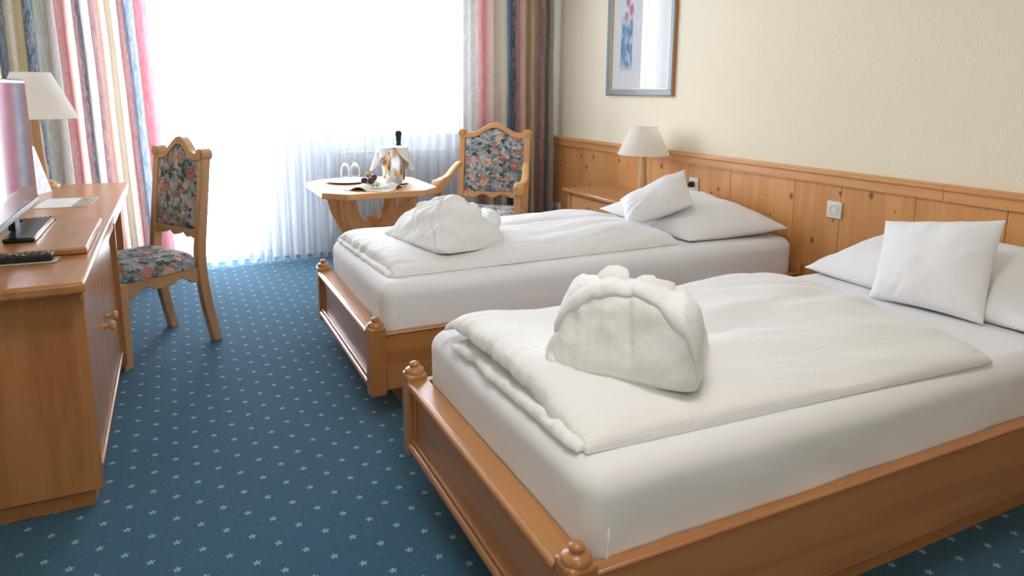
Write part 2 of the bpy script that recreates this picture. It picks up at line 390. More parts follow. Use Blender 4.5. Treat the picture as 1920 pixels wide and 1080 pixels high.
def sm(a, b, x): t = max(0, min(1, (x-a)/(b-a))); return t*t*(3-2*t)
def lerp_list(pts, t):
    for (a, va), (b, vb) in zip(pts, pts[1:]):
        if t <= b: k = (t-a)/(b-a) if b > a else 0; k = k*k*(3-2*k); return va+(vb-va)*k
    return pts[-1][1]

# ------------------------------------------------------------------ the room
XL, YB, YW, HC = -3.92, -2.2, 5.48, 2.52
struct(box('floor', 'carpet', None, (XL-.15, .15, YB-.15, YW+.25, -.06, 0)))
struct(box('ceiling', 'ceiling_paint', None, (XL-.15, .15, YB-.15, YW+.25, HC, HC+.08)))
wr = struct(box('wall_right', 'wallpaper', None, (0, .15, YB, YW, 0, HC)))
struct(box('wall_left', 'wallpaper', None, (XL-.15, XL, YB, YW, 0, HC)))
struct(box('wall_back', 'wallpaper', None, (XL-.15, .15, YB-.15, YB, 0, HC)))
# window wall with the openings of a balcony door and a window
D0, D1, W0, W1, SILL, HEAD = -3.66, -2.33, -2.17, -.74, .95, 2.36
ww = struct(MB().box(XL-.15, D0, YW, YW+.25, 0, HC).box(D1, W0, YW, YW+.25, 0, HC).box(W1, .15, YW, YW+.25, 0, HC)
            .box(D0, D1, YW, YW+.25, HEAD, HC).box(W0, W1, YW, YW+.25, HEAD, HC).build('wall_window', 'below_sill_paint'))
box('parapet', 'below_sill_paint', ww, (W0, W1, YW, YW+.25, 0, SILL-.03))
wd = struct(MB().box(D0, D0+.06, YW+.1, YW+.17, .02, HEAD).box(D1-.06, D1, YW+.1, YW+.17, .02, HEAD).box(D0+.06, D1-.06, YW+.1, YW+.17, HEAD-.06, HEAD).box(D0, D1, YW+.1, YW+.17, 0, .04).build('door_1', 'window_frame_paint', bevel=.004))
def casement(parent, x0, x1, z0, z1, w=.07):
    for b in ((x0, x0+w, z0, z1), (x1-w, x1, z0, z1), (x0+w, x1-w, z0, z0+w), (x0+w, x1-w, z1-w, z1)):
        box('casement_bar', 'window_frame_paint', parent, (b[0], b[1], YW+.075, YW+.125, b[2], b[3]), .004)
    box('pane', 'pane_glass', parent, (x0+w, x1-w, YW+.098, YW+.102, z0+w, z1-w))
xm = (D0+D1)/2
casement(wd, D0+.06, xm, .05, HEAD-.06); casement(wd, xm, D1-.06, .05, HEAD-.06)
box('door_handle', 'silver', wd, (xm+.02, xm+.04, YW+.04, YW+.075, 1.0, 1.13), .004)
wi = struct(MB().box(W0, W0+.05, YW+.1, YW+.17, SILL, HEAD).box(W1-.05, W1, YW+.1, YW+.17, SILL, HEAD).box(W0+.05, W1-.05, YW+.1, YW+.17, HEAD-.05, HEAD).box(W0+.05, W1-.05, YW+.1, YW+.17, SILL, SILL+.04).build('window_1', 'window_frame_paint', bevel=.004))
xm = (W0+W1)/2
casement(wi, W0+.05, xm, SILL+.04, HEAD-.05); casement(wi, xm, W1-.05, SILL+.04, HEAD-.05)
box('window_sill', 'white_paint', wi, (W0-.03, W1+.03, YW-.05, YW+.1, SILL-.03, SILL), .008)

# pine wainscot on the right wall: planks, recessed joints, a moulded cap
wc = struct(box('wainscot', 'panel_pine', None, (-.012, 0, YB, YW, .0, .84)))
wc.name = 'trim_1'
js = [-.41, -.03, .36, .738, 1.121, 1.504, 1.887, 2.272, 2.56, 3.037, 3.419, 3.802, 4.185, 4.568, 4.951, YW]
for a, b in zip(js, js[1:]):
    box('plank', 'panel_pine', wc, (-.024, -.012, a+.0012, b-.0012, .07, .842), .0015, seg=1)
for a, b in ((-.41, 1.76), (1.762, YW)):
    pr = [(0, .84), (-.040, .84), (-.040, .846), (-.036, .850), (-.036, .880), (-.044, .886), (-.046, .893), (-.042, .900), (-.030, .903), (-.028, .909), (0, .909)]
    MB().prism(pr, lambda p, q, d: (p, d, q), a, b).build('cap_rail', 'panel_cap', wc, smooth=25)
box('baseboard_right', 'panel_cap', None, (-.032, -.012, -.41, YW, 0, .07), .003)
struct(bpy.data.objects['baseboard_right'])

# ------------------------------------------------------------------ radiator under the window
rd = thing('radiator', 'white ribbed panel radiator under the window behind the sheer curtain', 'radiator', (-1.37, YW-.06, .12))
box('panel', 'radiator_paint', rd, (-.54, .54, -.035, .04, .02, .68), .006)
for k in range(24):
    x = -.52+k*.0452
    MB().box(x-.013, x+.013, -.048, -.034, .04, .66).build('rib', 'radiator_paint', rd, .005)
box('top_grille', 'radiator_paint', rd, (-.545, .545, -.045, .045, .68, .69), .003)
for x in (-.42, .42): box('bracket', 'radiator_paint', rd, (x-.02, x+.02, -.02, .058, -.12, .05), .003)

# ------------------------------------------------------------------ curtains
def curtain(name, m, x0, x1, y, z0, z1, folds, depth, label, nseg=10, gather=None, seed=1, omega=.0, topx=None, hemz=.0, irregular=.35):
    """hanging cloth: folds along x, deeper towards the hem; uv.x runs along the cloth width"""
    rnd = random.Random(seed); nu = folds*nseg; nv = 26
    ph = []; acc = 0
    for k in range(folds+1): ph.append(acc); acc += 1+irregular*(rnd.random()-.5)*2
    tot = ph[-1]; ph = [p/tot for p in ph]
    amp = [depth*(.65+.7*rnd.random()) for _ in range(folds+1)]
    verts = []; uv = []
    for j in range(nv+1):
        v = j/nv; z = z0+(z1-z0)*v
        for i in range(nu+1):
            k = min(i//nseg, folds-1); f = i/nseg-k
            u = ph[k]+(ph[k+1]-ph[k])*f
            lx0, lx1 = x0, x1
            if topx: lx0 = x0+(topx[0]-x0)*v; lx1 = x1+(topx[1]-x1)*v
            if gather: lx0, lx1 = gather(v, lx0, lx1)
            a = (amp[k]*(1-f)+amp[k+1]*f)*(.75+.35*(1-v))
            w = 2*PI*(f)
            yy = y+a*math.cos(w)+.16*a*math.cos(2*w+k*2.1+v*1.3)
            xx = lx0+(lx1-lx0)*u+omega*math.sin(2*w)*(lx1-lx0)/folds + .008*fb(k*3.1+f, v*2.2, seed)*1.0
            zz = z+(hemz*math.cos(w)*(1-v)**8)
            verts.append((xx, yy, zz)); uv.append((i/nu, v))
    faces = [[j*(nu+1)+i, j*(nu+1)+i+1, (j+1)*(nu+1)+i+1, (j+1)*(nu+1)+i] for j in range(nv) for i in range(nu)]
    mb = MB(); mb.add(verts, faces); o = mb.build(name, m, None, smooth=180, loc=((x0+x1)/2, y, z0))
    ul = o.data.uv_layers.new(name='UVMap')
    for lp in o.data.loops: ul.data[lp.index].uv = uv[lp.vertex_index]
    return tag(o, label, 'curtain')
curtain('sheer_curtain', 'sheer', -3.78, -.22, 5.30, .025, 2.44, 50, .030, 'white sheer curtain hanging across the bright balcony door and window', 10, seed=4, omega=.16, hemz=.012)
curtain('striped_drape', 'drape_stripes_a', -3.90, -3.02, 5.12, .03, 2.44, 9, .058, 'striped rose, blue and cream drape gathered behind the desk lamp', 12, seed=11, omega=.10, topx=(-3.90, -3.10), irregular=.5)
curtain('striped_drape', 'drape_stripes_b', -.86, -.085, 5.12, .03, 2.44, 8, .058, 'striped rose, blue and cream drape hanging behind the armchair', 12, seed=23, omega=.10, topx=(-.875, -.09), irregular=.5)
tr = thing('curtain_track', 'pale double curtain track under the ceiling above the window', 'curtain track', (-1.96, 5.2, 2.44))
box('rail', 'bronze_track', tr, (-1.95, 1.95, -.10, -.06, 0, .03), .004); box('rail', 'bronze_track', tr, (-1.95, 1.95, .08, .12, 0, .03), .004)
box('fascia', 'white_paint', tr, (-1.95, 1.95, -.14, .16, .03, .08), .004)

# ------------------------------------------------------------------ beds
def bed(yn, yf, label):
    xf = -2.325; t = thing('bed_frame', label, 'bed', (0, (yn+yf)/2, 0)); h = (yf-yn)/2
    for sgn in (-1, 1):
        y = sgn*h; w = .034
        p = MB().box(xf-w, xf+w, y-w, y+w, .107, .390).build('post', 'alder_z', t, .010, seg=3)
        MB().lathe([(.0325, .388), (.0325, .393), (.030, .400), (.024, .405), (.016, .407), (.0145, .409), (.0165, .412), (.0170, .416), (.0150, .421), (.009, .4245), (.001, .4255)], (xf, y, 0), 28).build('finial', 'alder_z', p, smooth=50)
    yi = h-.032
    MB().box(xf-.026, xf+.036, -yi, yi, .348, .372).build('top_rail', 'alder_y', t, .005)
    def half(zc, r, x, nm):
        MB().prism([(x-r*math.cos(a), zc+r*math.sin(a)) for a in [(-PI/2)+PI*k/10 for k in range(11)]]+[(x+.01, zc+r), (x+.01, zc-r)], lambda a, b, d: (a, d, b), -yi, yi).build(nm, 'alder_y', t, smooth=40)
    half(.357, .013, xf-.024, 'top_moulding'); half(.338, .006, xf-.020, 'top_bead')
    box('panel', 'alder_y', t, (xf-.012, xf+.014, -yi, yi, .135, .350))
    for sgn in (-1, 1): box('stile', 'alder_z', t, (xf-.018, xf-.010, sgn*yi-.02 if sgn > 0 else -yi, yi if sgn > 0 else -yi+.02, .16, .335), .004)
    half(.168, .006, xf-.020, 'bottom_bead'); half(.147, .013, xf-.024, 'bottom_moulding')
    box('bottom_rail', 'alder_y', t, (xf-.020, xf+.03, -yi, yi, .125, .16), .004)
    for sgn in (-1, 1):
        y = sgn*h
        r = MB().box(xf+.030, -.052, y-.014, y+.014, .122, .345).build('side_rail', 'alder_x', t, .003)
        MB().box(xf+.030, -.052, y-.018, y+.018, .345, .357).build('rail_lip', 'alder_x', r, .005)
    box('headboard', 'alder_y', t, (-.060, -.0242, -h-.014, h+.014, .122, .40), .004)
    box('slatted_base', 'alder_x', t, (xf+.04, -.07, -h+.02, h-.02, .20, .29))
    box('plinth', 'alder_x', t, (-2.20, -.15, -h+.06, h-.06, 0, .20), .003)
    return t
def mattress(yn, yf, label, seed):
    x0, x1, z0, z1 = -2.284, -.070, .293, .540; y0, y1 = yn+.020, yf-.020
    R_ = .055; nx, ny, nz = 84, 44, 14
    def soft(t, n_, L_):       # finer steps near the rounded ends
        return t-.06*math.sin(2*PI*t)
    vid = {}; bm = bmesh.new()
    def pt(i, j, k):
        key = (i, j, k)
        if key in vid: return vid[key]
        p = Vector((x0+(x1-x0)*soft(i/nx, nx, 1), y0+(y1-y0)*soft(j/ny, ny, 1), z0+(z1-z0)*(k/nz)))
        q = Vector((min(max(p.x, x0+R_), x1-R_), min(max(p.y, y0+R_), y1-R_), min(p.z, z1-R_))); d_ = p-q
        nrm_ = d_.normalized() if d_.length > 1e-6 else Vector((0, 0, 0)); p = q+nrm_*R_ if nrm_.length else p
        side = sm(z1-.02, z0+.05, p.z)
        off = .0045*fb(p.x*2.2+seed, p.y*2.2, p.z*7)+.005*side*fb(p.x*5+p.z*9, p.y*5, seed, 1, 3)
        if nrm_.z < .5: off += .005*math.sin(PI*min(1, max(0, (p.z-z0)/(z1-z0))))
        p = p+nrm_*(off if k > 0 else 0)
        if p.z > z1: p.z = z1-.0005
        vid[key] = bm.verts.new(p); return vid[key]
    def quad(a_, b_, c_, d_): bm.faces.new((pt(*a_), pt(*b_), pt(*c_), pt(*d_)))
    for i in range(nx):
        for j in range(ny): quad((i, j, nz), (i+1, j, nz), (i+1, j+1, nz), (i, j+1, nz)); quad((i, j, 0), (i, j+1, 0), (i+1, j+1, 0), (i+1, j, 0))
        for k in range(nz): quad((i, 0, k), (i+1, 0, k), (i+1, 0, k+1), (i, 0, k+1)); quad((i+1, ny, k), (i, ny, k), (i, ny, k+1), (i+1, ny, k+1))
    for j in range(ny):
        for k in range(nz): quad((0, j+1, k), (0, j, k), (0, j, k+1), (0, j+1, k+1)); quad((nx, j, k), (nx, j+1, k), (nx, j+1, k+1), (nx, j, k+1))
    bmesh.ops.recalc_face_normals(bm, faces=bm.faces)
    loc = Vector(((x0+x1)/2, (y0+y1)/2, z0))
    for v in bm.verts: v.co -= loc
    me = bpy.data.meshes.new('mattress'); bm.to_mesh(me); bm.free(); me.materials.append(M['linen'])
    for p in me.polygons: p.use_smooth = True
    root = thing('mattress', label, 'mattress', loc)
    o = bpy.data.objects.new('fitted_sheet', me); col.objects.link(o); o.parent = root
    # folded corner pleats at the foot
    for sgn in (-1, 1):
        yy = sgn*(y1-y0)/2
        P = [(-.5*(x1-x0)+.046, yy+.002*sgn, .135), (-.5*(x1-x0)+.044, yy+.003*sgn, .10), (-.5*(x1-x0)+.040, yy+.005*sgn, .06), (-.5*(x1-x0)+.036, yy+.003*sgn, .008)]
        MB().tube(P, [.0015, .004, .005, .005], 8).build('corner_pleat', 'linen', root, smooth=180)
    return root
BEDS = ((.969, 1.985), (2.472, 3.498))
bed(*BEDS[0], 'honey coloured wooden bed frame whose long side rail is seen, carrying the upright square cushion')
bed(*BEDS[1], 'honey coloured wooden bed frame beside the nightstand and lamp')
mattress(*BEDS[0], 'white sheeted mattress of the bed without a nightstand, under the gaping duvet', 1.3)
mattress(*BEDS[1], 'white sheeted mattress of the bed next to the nightstand', 7.7)

def slab(root, name, quad, zb, thick, n=(90, 60), pu=(6, 2.2), pv=(6, 2.2), wr=None, m='duvet_cotton', edge=None, flat=.012):
    """puffy quilt layer over a quad (near-foot, near-head, far-head, far-foot); zb(u,v) underside, thick(u,v) loft"""
    q = [Vector(p) for p in quad]; nu, nv = n
    def base(u, v):
        if edge: u2, v2 = edge(u, v)
        else: u2, v2 = u, v
        p = q[0]*(1-u2)*(1-v2)+q[1]*u2*(1-v2)+q[2]*u2*v2+q[3]*(1-u2)*v2
        return p
    def prof(t, pq): return max(0.0, 1-abs(2*t-1)**pq[0])**(1/pq[1])
    def dens(t): return .5-.5*math.cos(PI*t) if 0 else t+.10*math.sin(2*PI*t)*-1*.9
    mb = MB()
    def top(u, v):
        u, v = dens(u), dens(v); p = base(u, v); pr = prof(u, pu)*prof(v, pv); z = zb(u, v)+flat*.5+thick(u, v)*pr
        if wr: z += wr(p.x, p.y, u, v)*min(1, pr*1.6)
        return (p.x, p.y, z)
    def bot(u, v):
        u, v = dens(u), dens(v); p = base(u, v); return (p.x, p.y, zb(u, v))
    mb.grid(top, nu, nv); mb.grid(lambda u, v: bot(u, v), nu, nv)
    # side walls
    off = (nu+1)*(nv+1); idx = lambda i, j: i*(nv+1)+j
    ring = [idx(i, 0) for i in range(nu+1)]+[idx(nu, j) for j in range(1, nv+1)]+[idx(i, nv) for i in range(nu-1, -1, -1)]+[idx(0, j) for j in range(nv-1, 0, -1)]
    for a, b in zip(ring, ring[1:]+ring[:1]): mb.f.append([a, b, b+off, a+off])
    return mb.build(name, m, root, smooth=70)

# duvet of the first bed: folded over, its two layers gape at the foot end
d1 = thing('duvet', 'white duvet folded double with gaping layers, under the bathrobe with a shawl collar', 'duvet', (0, 0, 0))
def w1(x, y, u, v):
    a = .014*fb(x*1.6+3, y*7+x*2.5, 1.0)*sm(.25, .6, u)
    b = .007*fb(x*2.6, y*7-x*3, 5)*sm(.65, .2, u)
    e = .006*fb(y*26, x*6, 2)*math.exp(-u/.05)
    c = -.016*math.exp(-((v-.30-.25*u)/.05)**2)*sm(.2, .5, u)*sm(1.0, .8, u) + .012*math.exp(-((v-.55+.1*u)/.07)**2)*sm(.3, .6, u)
    return a+b+e+c
def e1u(u, v):   # foot edge: puckered outline
    return (u+(.006*fb(v*18, 1.3, 4)-.006*math.cos(PI*v))*(1-u)**6, v+.012*fb(u*5, 2.2, 9)*(1 if v < .5 else -1)*0)
slab(d1, 'upper_fold', [(-2.235, 1.068, 0), (-.935, 1.005, 0), (-.835, 1.895, 0), (-2.282, 1.840, 0)],
     lambda u, v: .541+.026*sm(.0, .35, v)*sm(1, .90, v)*sm(1.0, .75, u)+.030*sm(.08, .55, v)*sm(.22, .0, u), lambda u, v: .056+.022*sm(.1, .6, v)*sm(.3, .8, u), (120, 80), (12, 2.6), (4.5, 2.4), w1, edge=e1u)
slab(d1, 'lower_fold', [(-2.262, 1.085, 0), (-1.30, 1.07, 0), (-1.25, 1.74, 0), (-2.278, 1.77, 0)],
     lambda u, v: .541, lambda u, v: .030+.006*sm(.3, .9, v), (90, 90), (12, 2.0), (8, 2.6), lambda x, y, u, v: .007*fb(y*24, x*9, 3)*math.exp(-u/.12), edge=lambda u, v: (u+.014*fb(v*7, 3.1, 7)*(1-u)**6, v))
# duvet of the second bed
d2 = thing('duvet', 'white duvet lying flat and smooth on the bed next to the nightstand', 'duvet', (0, 0, 0))
def w2(x, y, u, v):
    a = .011*fb(x*1.8+9, y*8-x*2.0, 4.0)*sm(.35, .65, u)
    b = .006*fb(x*3, y*5, 8)
    e = .004*fb(y*24, x*6, 6)*math.exp(-u/.05)
    c = -.022*math.exp(-((v-.62)/.045)**2)*sm(.35, .6, u) + .012*math.exp(-((v-.40+.15*(u-.5))/.08)**2)*sm(.4, .75, u)
    return a+b+e+c
slab(d2, 'upper_fold', [(-2.215, 2.590, 0), (-.745, 2.610, 0), (-.71, 3.41, 0), (-2.265, 3.41, 0)],
     lambda u, v: .541+.018*sm(.0, .2, v)*sm(1, .9, v)*sm(1, .8, u), lambda u, v: .050+.016*sm(.5, .9, u), (120, 80), (14, 2.6), (5, 2.4), w2, edge=lambda u, v: (u+.006*fb(v*14, 5.3, 4)*(1-u)**6, v))
slab(d2, 'lower_fold', [(-2.240, 2.61, 0), (-1.30, 2.63, 0), (-1.25, 3.37, 0), (-2.272, 3.385, 0)],
     lambda u, v: .541, lambda u, v: .018, (60, 50), (12, 3.0), (8, 2.6), lambda x, y, u, v: .004*fb(y*22, x*5, 3)*math.exp(-u/.10), edge=lambda u, v: (u+.008*fb(v*13, 8.1, 7)*(1-u)**6, v))

def pillow(name, label, cs, thick, seed, n=36, pinch=.06, m='duvet_cotton', wamp=.008, hem=0, zmin=None, cat='pillow', asym=.5, dent=None):
    """closed cushion over four corner points; cs in order around the outline"""
    c = [Vector(p) for p in cs]; nrm = (c[2]-c[0]).cross(c[3]-c[1]).normalized()
    if nrm.z < 0: nrm = -nrm
    cen = sum(c, Vector())/4
    def surf(sgn):
        def fn(i, j):
            u, v = i, j
            u = .5-.5*math.cos(PI*u)*(.6)-(.5-u)*-.4*-1*0 if 0 else u
            su, sv = 2*u-1, 2*v-1
            p = c[0]*(1-u)*(1-v)+c[1]*u*(1-v)+c[2]*u*v+c[3]*(1-u)*v
            # edges bow inwards between pointed corners
            p = p+(cen-p)*pinch*((1-su*su)*abs(sv)**3+(1-sv*sv)*abs(su)**3)
            e = max(0, (1-su**4))**.55*max(0, (1-sv**4))**.55
            e2 = (1-abs(su)**2.2)*(1-abs(sv)**2.2)
            d = thick*(.55*e+.45*e2)*(asym if sgn < 0 else 1-asym)*2*.5
            rim = max(abs(su), abs(sv))
            w = wamp*fb(p.x*7+seed, p.y*7, p.z*7)*min(1, e*1.5)+wamp*1.2*fb(math.atan2(sv, su)*5, rim*1.5, seed)*sm(.35, .85, rim)*e
            q = p+nrm*(sgn*(d+.0025)+w*(1 if sgn > 0 else .3))
            if dent and sgn > 0:
                dc = [Vector(k) for k in dent[0]]; dn = (dc[2]-dc[0]).cross(dc[3]-dc[1]).normalized()
                if dn.z < 0: dn = -dn
                m0 = sum(dc, Vector())/4; ea = (dc[1]+dc[2]-dc[0]-dc[3])/2; eb = (dc[2]+dc[3]-dc[0]-dc[1])/2
                a_ = 2*(q-m0).dot(ea)/ea.length_squared; b_ = 2*(q-m0).dot(eb)/eb.length_squared
                if abs(a_) < 1.05 and abs(b_) < 1.05:
                    lim = -(dent[1]*.5*max(0, 1-a_**4)**.5*max(0, 1-b_**4)**.5+.005); dd = (q-m0).dot(dn)
                    if dd > lim: q = q-dn*(dd-lim)
            if zmin is not None:
                zf = zmin(q.x, q.y) if callable(zmin) else zmin
                if q.z < zf: q.z = zf
            return tuple(q)
        return fn
    mb = MB(); mb.grid(surf(1), n, n); mb.grid(surf(-1), n, n)
    off = (n+1)**2; idx = lambda i, j: i*(n+1)+j
    ring = [idx(i, 0) for i in range(n+1)]+[idx(n, j) for j in range(1, n+1)]+[idx(i, n) for i in range(n-1, -1, -1)]+[idx(0, j) for j in range(n-1, 0, -1)]
    for a, b in zip(ring, ring[1:]+ring[:1]): mb.f.append([a, b, b+off, a+off])
    zb = min(p[2] for p in mb.v)
    return tag(mb.build(name, m, None, smooth=75, loc=(cen.x, cen.y, zb)), label, cat)
# second bed: large flat pillow against the panelling, small cushion lying on it
CUSH2 = [(-.90, 2.845, .600), (-.53, 2.765, .705), (-.405, 3.0, .858), (-.785, 3.07, .702)]
CUSH1 = [(-.695, 1.580, .547), (-.632, 1.210, .547), (-.47, 1.270, .872), (-.47, 1.705, .795)]
pillow('pillow', 'large white pillow leaning on the panelling under the tilted small cushion', [(-.685, 2.605, .555), (-.105, 2.51, .590), (-.075, 3.33, .672), (-.745, 3.33, .610)], .17, 2.0, 48, .03, zmin=.543, asym=.42, dent=(CUSH2, .12), m='linen')
pillow('small_cushion', 'small white cushion lying tilted on the large pillow beside the nightstand', CUSH2, .12, 5.0, 36, .03, wamp=.009, cat='cushion', m='linen')
pillow('pillow', 'large white pillow behind the upright square cushion', [(-.595, 1.965, .560), (-.61, 1.04, .560), (-.085, 1.06, .68), (-.085, 1.92, .68)], .19, 9.0, 48, .03, zmin=.543, asym=.42, dent=(CUSH1, .14), m='linen')
pillow('small_cushion', 'small white square cushion standing upright against the large pillow', CUSH1, .14, 12.0, 36, .05, wamp=.008, cat='cushion', m='linen', zmin=.543)

# ------------------------------------------------------------------ folded bathrobes
def robe(label, loc, rz, W, prof, hs, seed, collar, seam_s, lumps, flare=.02, endp=6, wamp=.010, rid=0.0):
    root = thing('bathrobe', label, 'bathrobe', loc, rz)
    yc = sum(p[0] for _, p in prof)/len(prof)
    py_ = [(t, p[0]) for t, p in prof]; pz_ = [(t, p[1]) for t, p in prof]
    def lin(pts, t):
        n = len(pts); 
        for i in range(n-1):
            if t <= pts[i+1][0]:
                k = (t-pts[i][0])/(pts[i+1][0]-pts[i][0])
                p0 = pts[max(i-1, 0)][1]; p1 = pts[i][1]; p2 = pts[i+1][1]; p3 = pts[min(i+2, n-1)][1]
                return .5*((2*p1)+(-p0+p2)*k+(2*p0-5*p1+4*p2-p3)*k*k+(-p0+3*p1-3*p2+p3)*k**3)
        return pts[-1][1]
    def S(s, t, off=0.0):
        e = max(0, 1-abs(2*s-1)**endp)
        y = lin(py_, t); z = max(0, lin(pz_, t))
        y = yc+(y-yc)*e**.25; z = z*lerp_list(hs, s)*e**.30
        x = (s-.5)*W*(1+flare*2*(1-z/.25))
        p = Vector((x, y, z)); c = Vector((x*.55, yc, z*.35))
        d = (p-c).normalized() if (p-c).length > 1e-6 else Vector((0, 0, 1))
        wv = wamp*fb(x*9+seed, y*9, z*9)+wamp*.7*fb(x*26+seed, z*5+x*8, y*8, 1, 2)+wamp*1.3*(1-abs(fb(x*7+seed, y*5+z*6, z*3, 1, 1))*2)*rid
        if seam_s and t < .6: wv += .007*(1 if s > seam_s+.02*math.sin(t*9) else 0)*sm(.6, .5, t)
        return p+d*(wv*sm(0, .03, z)+off)
    MB().grid(lambda s_, t_: tuple(S(s_, t_)), 90, 70).build('body', 'terry', root, smooth=80)
    if collar:
        def band(a, b):
            s_ = .035+.93*a; tc = lerp_list(collar, s_); ang = 2*PI*b
            return tuple(S(s_, tc+.042*math.cos(ang), .003+.0085*math.sin(ang)+.002*fb(a*20, b*3, seed)))
        MB().grid(band, 80, 12, True).build('shawl_collar', 'terry', root, smooth=80)
    for (path, rad, nm) in lumps:
        P = [Vector(p) for p in path]; n = 14; pts = []; rs = []
        for k in range(n+1):
            t = k/n*(len(P)-1); i = min(int(t), len(P)-2); pts.append(P[i].lerp(P[i+1], t-i)); rs.append(rad*max(.08, math.sin(PI*(k+.25)/(n+.5)))**.45)
        mb = MB().tube(pts, rs, 20)
        mb.v = [(x+.010*fb(x*24, y*24, z*24+seed), y+.010*fb(x*24+5, y*24, z*24), z+.010*fb(x*24, y*24+7, z*24)) for x, y, z in mb.v]
        mb.build(nm, 'terry', root, smooth=80)
    return root
prof1 = [(0, (.012, 0)), (.10, (-.006, .04)), (.24, (.002, .120)), (.38, (.020, .188)), (.50, (.060, .222)), (.62, (.125, .222)), (.78, (.24, .165)), (.92, (.32, .07)), (1, (.335, 0))]
robe('white terry bathrobe folded upright with a broad shawl collar across its front', (-2.066, 1.212, .606), -math.radians(46.5), .335, prof1, [(0, .94), (.15, 1.0), (.4, 1.03), (.6, 1.02), (.85, .95), (1, .86)], 3.0,
     [(0, .27), (.12, .37), (.3, .435), (.5, .455), (.7, .425), (.88, .33), (1, .22)], .56,
     [([(-.075, .075, .212), (-.055, .085, .238), (-.025, .095, .240), (-.005, .115, .218)], .024, 'rolled_sleeve'), ([(.005, .085, .222), (.04, .088, .234), (.075, .10, .226), (.105, .13, .20)], .021, 'rolled_sleeve'), ([(-.14, .05, .175), (-.11, .06, .208), (-.07, .07, .222)], .020, 'rolled_sleeve'), ([(-.168, .02, .01), (-.172, .012, .04), (-.166, .018, .075), (-.158, .03, .11)], .016, 'side_fold')], flare=.045, endp=12, wamp=.009, rid=.55)
prof2 = [(0, (.0, 0)), (.10, (-.012, .03)), (.25, (.03, .085)), (.4, (.09, .14)), (.52, (.15, .18)), (.62, (.20, .19)), (.75, (.26, .165)), (.9, (.35, .08)), (1, (.38, 0))]
robe('white terry bathrobe folded into a low heap on the duvet next to the nightstand', (-2.055, 2.900, .602), -math.radians(79), .55, prof2, [(0, .40), (.2, .70), (.42, 1.0), (.6, 1.06), (.8, .92), (1, .62)], 8.0,
     [(0, .62), (.3, .60), (.55, .50), (.78, .32), (1, .12)], .0,
     [([(.16, .34, .040), (.08, .40, .068), (-.03, .44, .068), (-.11, .45, .045)], .055, 'rolled_sleeve'), ([(-.03, .15, .165), (.02, .17, .190), (.05, .22, .188), (.06, .28, .165)], .026, 'hood_fold'), ([(.12, .22, .12), (.08, .30, .13), (.0, .33, .12)], .040, 'hood_fold')], flare=.0, endp=5, wamp=.013, rid=1.0)

# ------------------------------------------------------------------ desk
dk = thing('desk', 'long honey coloured wooden desk with a two-door cabinet and knee space', 'desk', (-3.56, 3.30, 0))
ox, oy = 3.56, -3.30
def dbox(name, m, b, bevel=0, parent=dk): return box(name, m, parent, (b[0]+ox, b[1]+ox, b[2]+oy, b[3]+oy, b[4], b[5]), bevel)
XB = XL+.025
dbox('desk_top', 'alder_y', (XB, -3.235, 2.165, 4.54, .714, .75), .010)
dbox('front_lipping', 'alder_y', (-3.252, -3.240, 2.175, 4.53, .690, .715), .004)
dbox('side_panel', 'alder_z', (XB, -3.250, 2.255, 2.280, .065, .714), .003)
dbox('side_panel', 'alder_z', (XB, -3.236, 3.335, 3.362, .065, .714), .003)
dbox('side_panel', 'alder_z', (XB, -3.275, 4.350, 4.378, .0, .714), .003)
dbox('cabinet_body', 'alder_y', (XB, -3.275, 2.280, 3.335, .13, .714))
for (y0, y1, k) in ((2.283, 2.806, 2.745), (2.810, 3.333, 2.875)):
    d = dbox('door', 'alder_z', (-3.275, -3.256, y0, y1, .142, .705), .003)
    MB().lathe([(.009, 0), (.008, .012), (.009, .018), (.016, .024), (.018, .030), (.0165, .036), (.010, .040), (.001, .041)], (-3.257+ox, k+oy, .437), 24, 'x').build('knob', 'pine_x', d, smooth=50)
dbox('ledge', 'alder_y', (-3.29, -3.246, 2.280, 3.335, .122, .138), .005)
dbox('plinth', 'alder_y', (XB, -3.276, 2.285, 3.345, 0, .122), .003)
g = dbox('vent_grille', 'brass_vent', (-3.277, -3.271, 2.56, 3.30, .028, .112), .002)
for k in range(60):
    y = 2.575+k*.0121
    dbox('grille_bar', 'brass_vent', (-3.272, -3.2685, y, y+.004, .032, .108), 0, g)
dbox('back_panel', 'alder_y', (XB, XB+.02, 3.362, 4.35, .25, .714))

